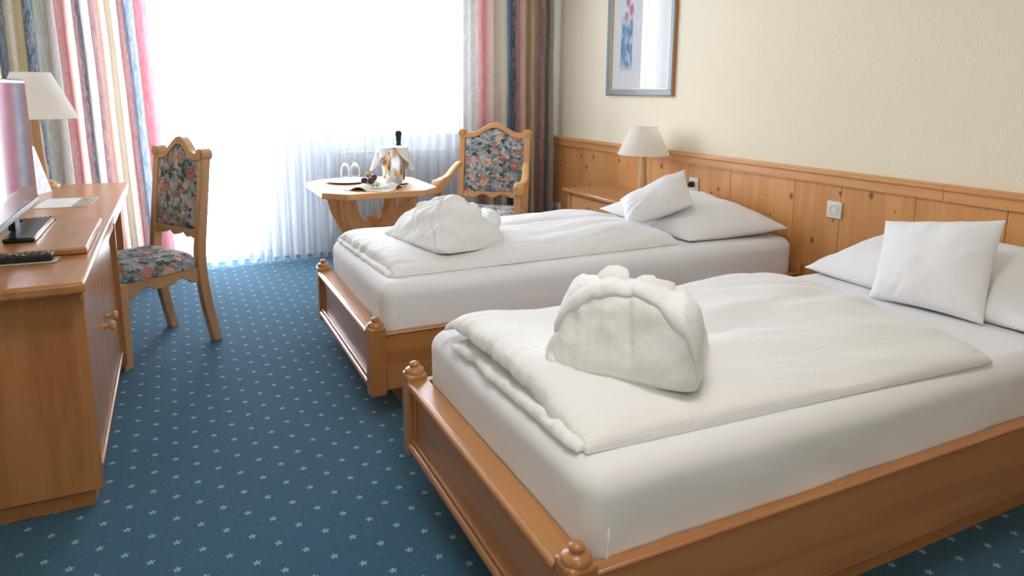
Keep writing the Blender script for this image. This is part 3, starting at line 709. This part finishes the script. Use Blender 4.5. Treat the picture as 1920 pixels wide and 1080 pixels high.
tb = tag(box('swivel_board', 'alder_y', None, (-3.76, -3.262, 2.555, 3.145, .7505, .774), .006), 'square wooden board lying on the desk under the television', 'board')
tv = thing('television', 'black flat television standing on the wooden board on the desk', 'television', (-3.49, 2.925, .7745))
box('housing', 'black_plastic', tv, (-.045, -.006, -.375, .375, .062, .548), .008)
box('screen', 'tv_screen', tv, (-.0065, -.0035, -.360, .360, .083, .533))
box('bezel', 'black_plastic', tv, (-.008, .0, -.375, .375, .062, .082), .003)
box('neck', 'black_plastic', tv, (-.040, -.018, -.045, .045, .012, .09), .005)
b = MB().box(-.03, .062, -.215, .215, .0, .016).build('stand_base', 'black_plastic', tv, .006)
box('trim_strip', 'silver', b, (.058, .066, -.21, .21, .003, .013), .002)
def remote(label, loc, rz, L, Wd, H, rows, tray=False):
    r = thing('remote_control', label, 'remote', loc, rz)
    z = 0
    if tray:
        box('tray', 'grey_plastic', r, (-L/2-.012, L/2+.012, -Wd/2-.014, Wd/2+.014, 0, .004), .002); z = .004
    box('casing', 'soft_black', r, (-L/2, L/2, -Wd/2, Wd/2, z, z+H), .006)
    for i in range(rows):
        for j in range(3):
            x = -L/2+L*(i+.8)/(rows+.6); y = (j-1)*Wd*.28
            MB().lathe([(.0045, z+H-.001), (.0045, z+H+.0015), (.003, z+H+.003)], (x, y, 0), 10).build('button', 'soft_black' if (i+j) % 5 else 'grey_plastic', r, smooth=40)
remote('black remote control lying on the desk beyond the television stand', (-3.515, 3.265, .7505), math.radians(10), .15, .042, .016, 8)
remote('black remote control lying in a clear tray at the near end of the desk', (-3.445, 2.500, .7505), math.radians(-3), .195, .050, .022, 9, True)
lf = thing('leaflet', 'printed leaflet with a picture strip lying on the desk', 'leaflet', (-3.452, 3.79, .7505), math.radians(-4))
box('sheet', 'leaflet_text', lf, (-.115, .105, -.15, .15, 0, .0015)); box('picture_strip', 'leaflet_photo', lf, (.035, .104, -.148, .148, .0015, .0019))
tc = thing('tent_card', 'white folded paper card standing on the desk by the lamp', 'card', (-3.660, 4.225, .7505), math.radians(-18))
MB().prism([(-.066, 0), (-.063, 0), (.0, .232), (.063, 0), (.066, 0), (.002, .237), (-.002, .237)], lambda a, b, d: (a, d, b), -.075, .065).build('card_fold', 'leaflet_text', tc)

def lamp(label, loc, R0, R1, zs0, zs1, base, stem_r):
    t = thing('table_lamp', label, 'lamp', loc)
    MB().lathe([(base, 0), (base, .010), (base*.94, .018), (base*.80, .022), (base*.78, .030), (base*.55, .038), (stem_r*1.2, .046)], seg=40).build('base', 'chairwood_x', t, smooth=35)
    MB().lathe([(stem_r*1.15, .040), (stem_r*1.25, .09), (stem_r, .16), (stem_r*.72, zs0+.04), (stem_r*.5, zs0+.06)], seg=28).build('stem', 'chairwood_z', t, smooth=50)
    MB().lathe([(.012, zs0+.055), (.014, zs0+.06), (.014, zs0+.10), (.028, zs0+.13), (.030, zs0+.15), (.02, zs1-.02), (.003, zs1-.01)], seg=20).build('bulb', 'porcelain', t, smooth=60)
    sh = MB().lathe([(R0, zs0), (R1, zs1)], seg=64, cap=False).build('lamp_shade', 'shade_cloth', t, smooth=60)
    for r, z in ((R0, zs0), (R1, zs1)):
        MB().tube([(r*math.cos(a), r*math.sin(a), z) for a in [2*PI*k/64 for k in range(65)]], .0022, 6).build('shade_rim', 'shade_cloth', sh, smooth=60)
    for k in range(3):
        a = 2*PI*k/3; MB().tube([(0, 0, zs1-.012), (R1*math.cos(a), R1*math.sin(a), zs1-.004)], .0015, 6).build('shade_spider', 'silver', sh)
    return t
lamp('cream shaded lamp with a wooden stem standing on the desk', (-3.640, 4.440, .7505), .200, .092, .378, .618, .082, .026)

# ------------------------------------------------------------------ chairs
def chair(name, label, loc, rz, w, d, seat_z, top_z, arms=False, wood_='chairwood', wf=None, seatmat='tapestry', rake=.13):
    t = thing(name, label, 'armchair' if arms else 'chair', loc, rz); X, Yx, Zx = wood_+'_x', wood_+'_y', wood_+'_z'
    wf = wf or w; yb = d/2-.03; L = .044
    sr = seat_z-.075        # underside of the cushion = top of the rails
    # front legs
    for sg in (-1, 1):
        x = sg*(wf/2-L/2)
        MB().box(x-L/2, x+L/2, -d/2, -d/2+L, 0, (seat_z+.185 if arms else sr)).build('leg', Zx, t, .006)
    yp = lambda z: yb+max(0, z-seat_z)*rake
    # back legs run up into the back posts; the foot kicks backwards
    for sg in (-1, 1):
        x = sg*(w/2-L/2)
        zs = [0, .10, .22, .34, sr, seat_z, seat_z+.15, seat_z+.3, top_z-.07]
        off = [.060, .040, .018, .004, 0, 0, 0, 0, 0]
        prf = [(yp(z)+o-.022, z) for z, o in zip(zs, off)]+[(yp(z)+o+.024, z) for z, o in reversed(list(zip(zs, off)))]
        lg = MB().prism(prf, lambda a, b, k: (k, a, b), x-L/2, x+L/2).build('leg', Zx, t, .005)
        MB().lathe([(.001, -.030), (.026, -.030), (.030, -.026), (.030, .026), (.026, .030), (.001, .030)], (x, yp(top_z-.05), top_z-.052), 26, 'y').build('scroll_ear', Zx, lg, smooth=40)
        MB().lathe([(.020, -.034), (.020, -.030), (.001, -.030)], (x, yp(top_z-.05), top_z-.052), 24, 'y').build('scroll_disc', Zx, lg, smooth=40)
    # scalloped aprons
    def apron(n, fn, a0, a1, m, th0, th1, drop=.075):
        pts = [(a0, sr), (a1, sr)]
        K = 28
        for k in range(K+1):
            q = 1-k/K; c = abs(2*q-1)
            if c > .80: z = sr-drop
            elif c > .68: z = sr-drop+.018*sm(.80, .70, c)
            elif c > .30: z = sr-drop+.018+.016*math.sin(PI*(.68-c)/.38)
            else: z = sr-drop+.018-.010*math.cos(PI*c/.6)
            pts.append((a0+(a1-a0)*q, z))
        MB().prism(pts, fn, th0, th1).build(n, m, t, .003, seg=1)
    for sg in (-1, 1):
        xa, xb_ = sg*(wf/2-.012), sg*(w/2-.012)
        apron('side_apron', lambda a, b, k, xa=xa, xb_=xb_, sg=sg: (xa+(xb_-xa)*((a+d/2)/d)-sg*k, a, b), -d/2+L, yb-.02, Yx, 0, .024)
    apron('front_apron', lambda a, b, k: (a, -d/2+.010+k, b), -wf/2+L, wf/2-L, X, 0, .024)
    apron('rear_apron', lambda a, b, k: (a, yb-.010+k, b), -w/2+L, w/2-L, X, 0, .022, .055)
    # seat cushion, slightly wider at the front
    def seat(u, v):
        a = 2*PI*v; ca, sa = math.cos(a), math.sin(a)
        sx = (abs(ca)**.28)*(1 if ca >= 0 else -1); sy = (abs(sa)**.28)*(1 if sa >= 0 else -1)
        rr = min(1, u*1.02); yy = sy*rr*(d/2-.004)-.012; half = (w/2+(wf-w)/2*(-(yy)/d+.5))-.004
        lim = yb-.026
        z = sr+.016+.060*(1-rr**5)**.5+.012*(1-rr**2)
        if u > .985: z = sr+.012
        return (sx*rr*half*(1 if yy < lim else .90), min(yy, lim), z)
    mb = MB().grid(seat, 26, 72, True); n0 = len(mb.v)
    mb.add([(p[0], p[1], sr) for p in mb.v[-72:]], []); mb.f.append(list(range(n0, n0+72)))
    for k in range(72): mb.f.append([n0-72+k, n0-72+(k+1) % 72, n0+(k+1) % 72, n0+k])
    mb.build('seat', seatmat, t, smooth=60)
    # back: crest rail with a raised arch, lower rail scalloped, upholstered panel between
    xi = w/2-L; zt = top_z-.075; zl = seat_z+.085 if arms else seat_z+.105
    P = lambda a, b, k: (a, yp(b)+k, b)
    arch = lambda q: (.072 if arms else .078)*(math.cos(PI*min(1, abs(q)/.78))*.5+.5)
    K = 32; up_ = [(xi*(2*k/K-1)*1.02, zt+.028+arch(2*k/K-1)) for k in range(K+1)]; lo = [(xi*(2*k/K-1)*1.02, zt-.012+arch(2*k/K-1)) for k in range(K, -1, -1)]
    MB().prism(up_+lo, P, -.022, .022).build('crest_rail', X, t, .005)
    low = [(-xi, zl+.004), (xi, zl+.004)]
    for k in range(K+1):
        q = 1-2*k/K; low.append((xi*q, zl-.028-.012*math.cos(3*PI*q)*(1 if abs(q) < .84 else 0)-(.012 if abs(q) >= .84 else 0)))
    MB().prism(low, P, -.018, .018).build('lower_rail', X, t, .004)
    # panel (front and back faces puffed)
    def panel(sgn):
        def fn(u, v):
            q = 2*u-1; ztop = zt-.010+arch(q); z = zl+(ztop-zl)*v; e = (max(0, 1-abs(q)**6)*max(0, 1-abs(2*v-1)**6))**.5
            return (q*xi*.998, yp(z)+sgn*(.010+.020*e), z)
        return fn
    MB().grid(panel(-1), 30, 30).grid(panel(1), 30, 30).build('back_cushion', 'tapestry', t, smooth=60)
    if arms:
        za = seat_z+.205
        for sg in (-1, 1):
            xf_, xb_ = sg*(wf/2-.01), sg*(w/2-.018)
            N = 26; cl = []
            for k in range(N+1):
                q = k/N; y = (-d/2-.045)+(yb+.03+d/2)*q
                z = za-.008*math.cos(q*PI*1.2)+.080*sm(.45, 1.0, q)+(-.022*(1-q/.10)**2 if q < .10 else 0)
                h = .022+.006*math.sin(q*PI*2.0)+(.012*math.exp(-((q-.06)/.07)**2))
                x = xf_+(xb_-xf_)*sm(.1, 1, q)+sg*.018*math.sin(PI*q)
                wd_ = .028-.006*q+.006*math.exp(-((q-.08)/.1)**2)
                cl.append((x, y, z, h, wd_))
            mb = MB(); vs_ = []; fs = []
            for (x, y, z, h, wd_) in cl:
                for (a, b) in ((-1, -1), (1, -1), (1, .7), (.7, 1), (-.7, 1), (-1, .7)): vs_.append((x+a*wd_, y, z+b*h))
            for k in range(N):
                for j in range(6): q = (j+1) % 6; fs.append([k*6+j, k*6+q, (k+1)*6+q, (k+1)*6+j])
            fs.append(list(range(6))); fs.append([N*6+j for j in range(5, -1, -1)])
            mb.add(vs_, fs).build('armrest', Yx, t, .004, smooth=40)
    return t
chair('dining_chair', 'wooden chair with tapestry seat and arched back pushed up to the desk', (-3.171, 3.733, 0), math.radians(-58.5), .43, .455, .485, 1.02)
chair('armchair', 'wooden armchair with tapestry back and curved arms beside the tea table', (-1.007, 4.40, 0), math.radians(-35.9), .535, .53, .46, 1.03, True, 'pine', .58, rake=.16)

# ------------------------------------------------------------------ octagonal table and what stands on it
TZ = .70
tt = thing('side_table', 'octagonal pine table on crossed curved supports by the window', 'table', (-1.875, 4.24, 0))
hx, hy, c_ = .355, .385, .125
octo = [(-hx+c_, -hy), (hx-c_, -hy), (hx, -hy+c_), (hx, hy-c_), (hx-c_, hy), (-hx+c_, hy), (-hx, hy-c_), (-hx, -hy+c_)]
MB().prism(octo, lambda a, b, k: (a, b, k), TZ-.036, TZ).build('table_top', 'pine_x', tt, .005)
# four curved brackets, diagonal in plan, meeting at a square post
for k in range(4):
    a = PI/4+k*PI/2; ca, sa = math.cos(a), math.sin(a)
    zt = TZ-.036
    outer = [(.10, .08), (.16, .30), (.24, .42), (.29, .50), (.315, .58), (.315, zt)]
    inner = [(.212, zt), (.208, zt-.05), (.192, zt-.10), (.162, zt-.145), (.12, zt-.175), (.07, zt-.19), (.025, zt-.195), (.025, .08)]
    MB().prism(outer+inner, lambda p, q, e, ca=ca, sa=sa: (p*ca-e*sa, p*sa+e*ca, q), -.022, .022).build('curved_bracket', 'pine_z', tt, .004)
MB().box(-.032, .032, -.032, .032, .06, zt-.165).build('centre_post', 'pine_z', tt, .004)
for k in range(2):
    a = PI/4+k*PI/2; ca, sa = math.cos(a), math.sin(a)
    MB().prism([(-.30, 0), (-.30, .035), (-.22, .07), (-.06, .085), (.06, .085), (.22, .07), (.30, .035), (.30, 0)], lambda p, q, e, ca=ca, sa=sa: (p*ca-e*sa, p*sa+e*ca, q), -.03, .03).build('foot_bar', 'pine_x', tt, .005)
T0 = TZ+.0005
tray = tag(MB().lathe([(.001, 0), (.085, 0), (.125, .010), (.135, .014), (.137, .012), (.128, .007), (.088, -.0), ][:4]+[(.137, .0125), (.122, .008), (.084, .0035), (.001, .003)], (-1.985, 4.40, T0), 48, cap=False).build('serving_plate', 'porcelain', None, smooth=60, loc=(-1.985, 4.40, T0)), 'round white plate under the two upturned flutes', 'plate')
def flute(x, y, label, group):
    z = T0+.0045
    prof = [(.0245, 0), (.029, .035), (.030, .060), (.0265, .092), (.015, .116), (.006, .126), (.0036, .135), (.0034, .205), (.005, .212), (.030, .2185), (.0345, .220), (.0345, .2215), (.004, .2225), (.001, .2225)]
    inn = [(.001, .118), (.012, .113), (.0240, .090), (.0285, .060), (.0275, .035), (.0232, 0)]
    t = thing('champagne_flute', label, 'glass', (x, y, z), 0, group)
    MB().lathe(inn+prof[:6], seg=32, cap=False).build('bowl', 'crystal', t, smooth=60)
    MB().lathe(prof[5:], seg=32, cap=False).build('stem_and_foot', 'crystal', t, smooth=50)
for x, y, lab in ((-1.995, 4.425, 'upside-down champagne flute on the white plate, farther from the ice bucket'), (-1.930, 4.42, 'upside-down champagne flute on the white plate, nearer to the ice bucket')): flute(x, y, lab, 'upturned champagne flutes')

bk = thing('ice_bucket', 'polished silver ice bucket standing on a saucer on the table', 'bucket', (-1.735, 4.215, T0+.0065))
MB().lathe([(.001, 0), (.055, 0), (.060, .004), (.066, .06), (.076, .14), (.084, .212), (.090, .220), (.088, .224), (.080, .218), (.072, .14), (.062, .06), (.056, .010), (.001, .009)], seg=48, cap=False).build('bowl', 'silver', bk, smooth=50)
for sg in (-1, 1):
    MB().tube([(sg*.078, 0, .185), (sg*.098, -.004, .190), (sg*.106, -.01, .175), (sg*.098, -.016, .160), (sg*.078, -.012, .158)], .005, 8).build('lug_handle', 'silver', bk, smooth=60)
tag(MB().lathe([(.001, 0), (.06, 0), (.095, .008), (.100, .011), (.094, .010), (.058, .0045), (.001, .0045)], (-1.735, 4.215, T0), 40, cap=False).build('saucer', 'porcelain', None, smooth=60, loc=(-1.735, 4.215, T0)), 'white saucer under the silver ice bucket', 'saucer')
bo = thing('bottle', 'dark sparkling wine bottle neck rising out of the ice bucket', 'bottle', (-1.695, 4.235, T0+.018))
MB().lathe([(.001, 0), (.038, 0), (.040, .01), (.040, .13), (.034, .17), (.018, .215), (.0145, .25), (.0145, .255)], seg=28, cap=False).build('glass_body', 'bottle_glass', bo, smooth=60)
MB().lathe([(.0155, .25), (.0165, .258), (.0170, .282), (.0205, .288), (.0215, .300), (.0185, .310), (.012, .316), (.001, .317)], seg=24, cap=False).build('foil_cap', 'foil', bo, smooth=40)
bo.rotation_euler = (math.radians(-3), math.radians(2), 0)
# napkin draped over the bucket: a square cloth, its corners hanging
def drape_napkin():
    cx, cy, zr = -1.735, 4.215, T0+.0065+.2275; N = 44; S_ = .44
    def fn(u, v):
        a, b = (u-.5)*S_, (v-.5)*S_; th = math.radians(38); x = a*math.cos(th)-b*math.sin(th); y = a*math.sin(th)+b*math.cos(th)
        x += .03; y += .03
        r = math.hypot(x, y); R = .0935
        if r < R:
            px_, py2 = x, y; z = zr+.004*math.sin(x*60)*0-.012*(1-(r/R)**2)*0
        else:
            over = r-R; k = R/r; an = math.atan2(y, x)
            flare_ = .20+.16*math.sin(an*5+.6)
            hang = min(over, .17)
            px_ = x*k*(1+flare_*hang/R*.9); py2 = y*k*(1+flare_*hang/R*.9); z = zr-hang*.88
        # nothing hangs over the side that faces the bed: cloth is tucked back there
        an = math.atan2(y, x); f = math.exp(-((an+1.75)/.55)**2)
        if r > R*.9: 
            px_ = px_*(1-f)+(math.cos(an)*R*.97)*f; py2 = py2*(1-f)+(math.sin(an)*R*.97)*f; z = z*(1-f)+(zr+.003)*f
        # opening around the bottle neck
        dx, dy = px_-(-1.695-cx), py2-(4.225-cy); dd = math.hypot(dx, dy)
        if z > zr-.02 and dd < .026:
            s2 = .026/max(dd, .001); px_ = (-1.695-cx)+dx*s2; py2 = (4.225-cy)+dy*s2; z += .006
        return (cx+px_, cy+py2, z)
    o = MB().grid(fn, N, N).build('draped_napkin', 'napkin_cloth', None, smooth=80, loc=(cx, cy, zr-.16), solid=.002)
    tag(o, 'white napkin draped over the top of the silver ice bucket', 'napkin')
drape_napkin()
# fruit plate with its napkin
FP = (-1.905, 4.055)
tag(MB().lathe([(.001, 0), (.06, 0), (.10, .012), (.108, .016), (.100, .014), (.058, .005), (.001, .005)], (FP[0], FP[1], T0), 40, cap=False).build('fruit_plate', 'porcelain', None, smooth=60, loc=(FP[0], FP[1], T0)), 'white plate under the napkin and fruit', 'plate')
def nap(u, v):
    a, b = (u-.5)*.30, (v-.5)*.30; th = math.radians(52); x = a*math.cos(th)-b*math.sin(th); y = a*math.sin(th)+b*math.cos(th); r = math.hypot(x, y)
    an = math.atan2(y, x); z = T0+.0075+.012*sm(.05, .10, r)
    z += max(0, r-.06)*(.42*math.sin(an*3+3.14)+.06)
    if r > .10: z -= (r-.10)*.75
    z = max(z, T0+(.002 if r > .112 else .0075+.011*sm(.05, .10, r)))
    return (FP[0]+.012+x*.95, FP[1]+y*.95, z)
tag(MB().grid(nap, 40, 40).build('table_napkin', 'napkin_cloth', None, smooth=80, loc=(FP[0], FP[1], T0+.002), solid=.002), 'white napkin spread on the plate beneath the fruit', 'napkin')
FZ = T0+.0095
def fruit(name, label, m, dx, dy, dz, r, group, stem=False, el=1.0):
    p = (FP[0]+dx, FP[1]+dy, FZ+dz)
    t = thing(name, label, 'fruit', p, 0, group)
    bm = bmesh.new(); bmesh.ops.create_icosphere(bm, subdivisions=3, radius=r)
    for v in bm.verts: v.co.z = v.co.z*el+r*el; v.co += Vector((0, 0, -.12*r*math.exp(-((v.co.x**2+v.co.y**2)/(r*.35)**2)) if v.co.z > r*el else 0))
    me = bpy.data.meshes.new('flesh'); bm.to_mesh(me); bm.free(); me.materials.append(M[m])
    for q in me.polygons: q.use_smooth = True
    o = bpy.data.objects.new('flesh', me); col.objects.link(o); o.parent = t
    MB().tube([(0, 0, r*el*1.9), (.002, 0, r*el*2.12)], .0013, 6).build('stem', 'grape_green', t)
fruit('plum', 'dark blue plum on the fruit napkin', 'grape_dark', -.050, .030, .018, .0200, None)
fruit('plum', 'large purple plum in front on the fruit napkin', 'plum', -.018, -.005, .016, .0235, None)
fruit('plum', 'purple plum at the back of the fruit beside the bucket', 'plum', .012, .040, .030, .0210, None)
fruit('kumquat', 'small orange fruit on top of the plums', 'orange_fruit', -.022, .042, .050, .0150, None, el=1.15)
for dx, dy, dz in ((-.058, -.012, .0), (-.036, -.030, .0), (-.012, -.036, .0), (-.072, .008, .0), (.016, -.022, .0), (-.03, .06, .002), (.03, .01, .0), (-.045, .005, .0)):
    fruit('grape', 'pale green grape at the foot of the plums on the napkin', 'grape_green', dx, dy, dz, .0105, 'green grapes on the napkin')

# ------------------------------------------------------------------ nightstand, lamp, sockets, picture
ns = thing('nightstand', 'pine nightstand with one drawer between the wall and the bed', 'nightstand', (-.235, 3.88, 0))
NX0, NX1, NY0, NY1 = -.235, .208, -.345, .375
box('top', 'alder_y', ns, (NX0, NX1, NY0, NY1, .572, .60), .008)
for (x, y) in ((NX0+.03, NY0+.03), (NX0+.03, NY1-.075), (NX1-.065, NY0+.03), (NX1-.065, NY1-.075)):
    box('leg', 'alder_z', ns, (x, x+.045, y, y+.045, 0, .572), .005)
box('carcass', 'pine_y', ns, (NX0+.045, NX1-.03, NY0+.04, NY1-.04, .16, .572))
dr = box('drawer', 'pine_y', ns, (NX0+.034, NX0+.052, NY0+.080, NY1-.080, .43, .555), .004)
MB().lathe([(.009, 0), (.008, -.010), (.009, -.015), (.015, -.021), (.017, -.027), (.0155, -.033), (.008, -.037), (.001, -.038)], (NX0+.034, .065, .492), 24, 'x').build('knob', 'pine_x', dr, smooth=50)
lamp('white shaded lamp with a wooden stem standing on the nightstand', (-.205, 3.655, .6005), .168, .088, .285, .462, .072, .026)
def socket(label, y, z):
    t = thing('wall_socket', label, 'socket', (-.0245, y, z))
    box('cover_plate', 'white_plastic', t, (-.010, 0, -.043, .043, -.043, .043), .006)
    box('inner_plate', 'white_plastic', t, (-.0125, -.0095, -.028, .028, -.029, .029), .003)
    MB().lathe([(.021, -.0128), (.021, -.0135), (.0185, -.0132), (.017, -.0095), (.001, -.0095)], seg=32, axis='x', cap=False).build('recess', 'grey_plastic', t, smooth=30)
    for sg in (-1, 1): MB().lathe([(.003, -.0105), (.001, -.0103)], (0, sg*.0095, 0), 12, 'x').build('pin_hole', 'black_plastic', t)
    return t
socket('empty white wall socket in the panelling between the two beds', 2.300, .715)
socket('white wall socket in the panelling with a black plug in it', 3.352, .714)
socket('small white wall socket low on the panelling by the drape', 5.075, .297)
cd = thing('power_cord', 'black plug and cord hanging from the wall socket behind the cushion', 'cord', (-.038, 3.352, .714))
MB().lathe([(.017, .0), (.019, -.006), (.019, -.022), (.014, -.030), (.007, -.034), (.006, -.040)], seg=24, axis='x').build('plug', 'cord_black', cd, smooth=40)
MB().tube([(-.036, 0, 0), (-.052, .004, -.010), (-.054, .016, -.045), (-.044, .030, -.085), (-.02, .05, -.118), (-.03, .11, -.1125), (-.05, .19, -.1108), (-.11, .235, -.1108)], .0028, 8).build('cable', 'cord_black', cd, smooth=60)
rp = thing('wall_disc', 'round pale cap on the panelling next to the drape', 'wall cap', (-.0245, 5.20, .30))
MB().lathe([(.042, 0), (.042, -.008), (.036, -.016), (.030, -.018), (.001, -.018)], seg=32, axis='x').build('cap', 'white_plastic', rp, smooth=40)
MB().lathe([(.030, -.0178), (.029, -.0192), (.001, -.0192)], seg=32, axis='x').build('insert', 'grey_plastic', rp, smooth=40)

pc = thing('picture', 'framed flower watercolour with a blue-grey frame on the cream wall', 'picture', (0, 3.625, 1.265))
PW, PH, FW = .772, .98, .038
for nm, b in (('frame_bar', (0, PW, 0, FW)), ('frame_bar', (0, PW, PH-FW, PH)), ('frame_bar', (0, FW, FW, PH-FW)), ('frame_bar', (PW-FW, PW, FW, PH-FW))):
    f = box(nm, 'frame_blue', pc, (-.026, -.001, b[0], b[1], b[2], b[3]), .003)
for b in ((-.006, .0, -.006, PH+.006), (PW, PW+.006, -.006, PH+.006), (0, PW, -.006, 0), (0, PW, PH, PH+.006)):
    box('copper_edge', 'frame_copper', pc, (-.022, -.001, b[0], b[1], b[2], b[3]), .002)
for b in ((FW, FW+.010, FW, PH-FW), (PW-FW-.010, PW-FW, FW, PH-FW), (FW+.01, PW-FW-.01, FW, FW+.010), (FW+.01, PW-FW-.01, PH-FW-.010, PH-FW)):
    box('inner_lip', 'frame_lip', pc, (-.022, -.003, b[0], b[1], b[2], b[3]), .002)
box('mat_board', 'mat_board', pc, (-.006, -.001, FW, PW-FW, FW, PH-FW))
pp = MB().box(-.0075, -.006, 0, .435, 0, .66).build('flower_print', 'flower_print', pc); pp.location = (0, .186, .165)
box('glass', 'picture_glass', pc, (-.0135, -.012, FW, PW-FW, FW, PH-FW))

# ------------------------------------------------------------------ added ceiling fill lamps, out of view, to brighten camera-facing surfaces
for (lx, ly, lab) in ((-2.3, 1.0, 'added round white fill lamp on the ceiling over the foot of the beds'), (-2.7, -1.1, 'added round white fill lamp on the ceiling near the back wall of the room')):
    cl = thing('added_fill_lamp', lab, 'lamp', (lx, ly, HC))
    MB().lathe([(.26, 0), (.26, -.03), (.25, -.035), (.001, -.035)], seg=48).build('housing', 'white_paint', cl, smooth=40)
    MB().lathe([(.245, -.036), (.235, -.060), (.18, -.082), (.08, -.094), (.001, -.096)], seg=48, cap=False).build('diffuser', 'fill_lamp_diffuser', cl, smooth=60)
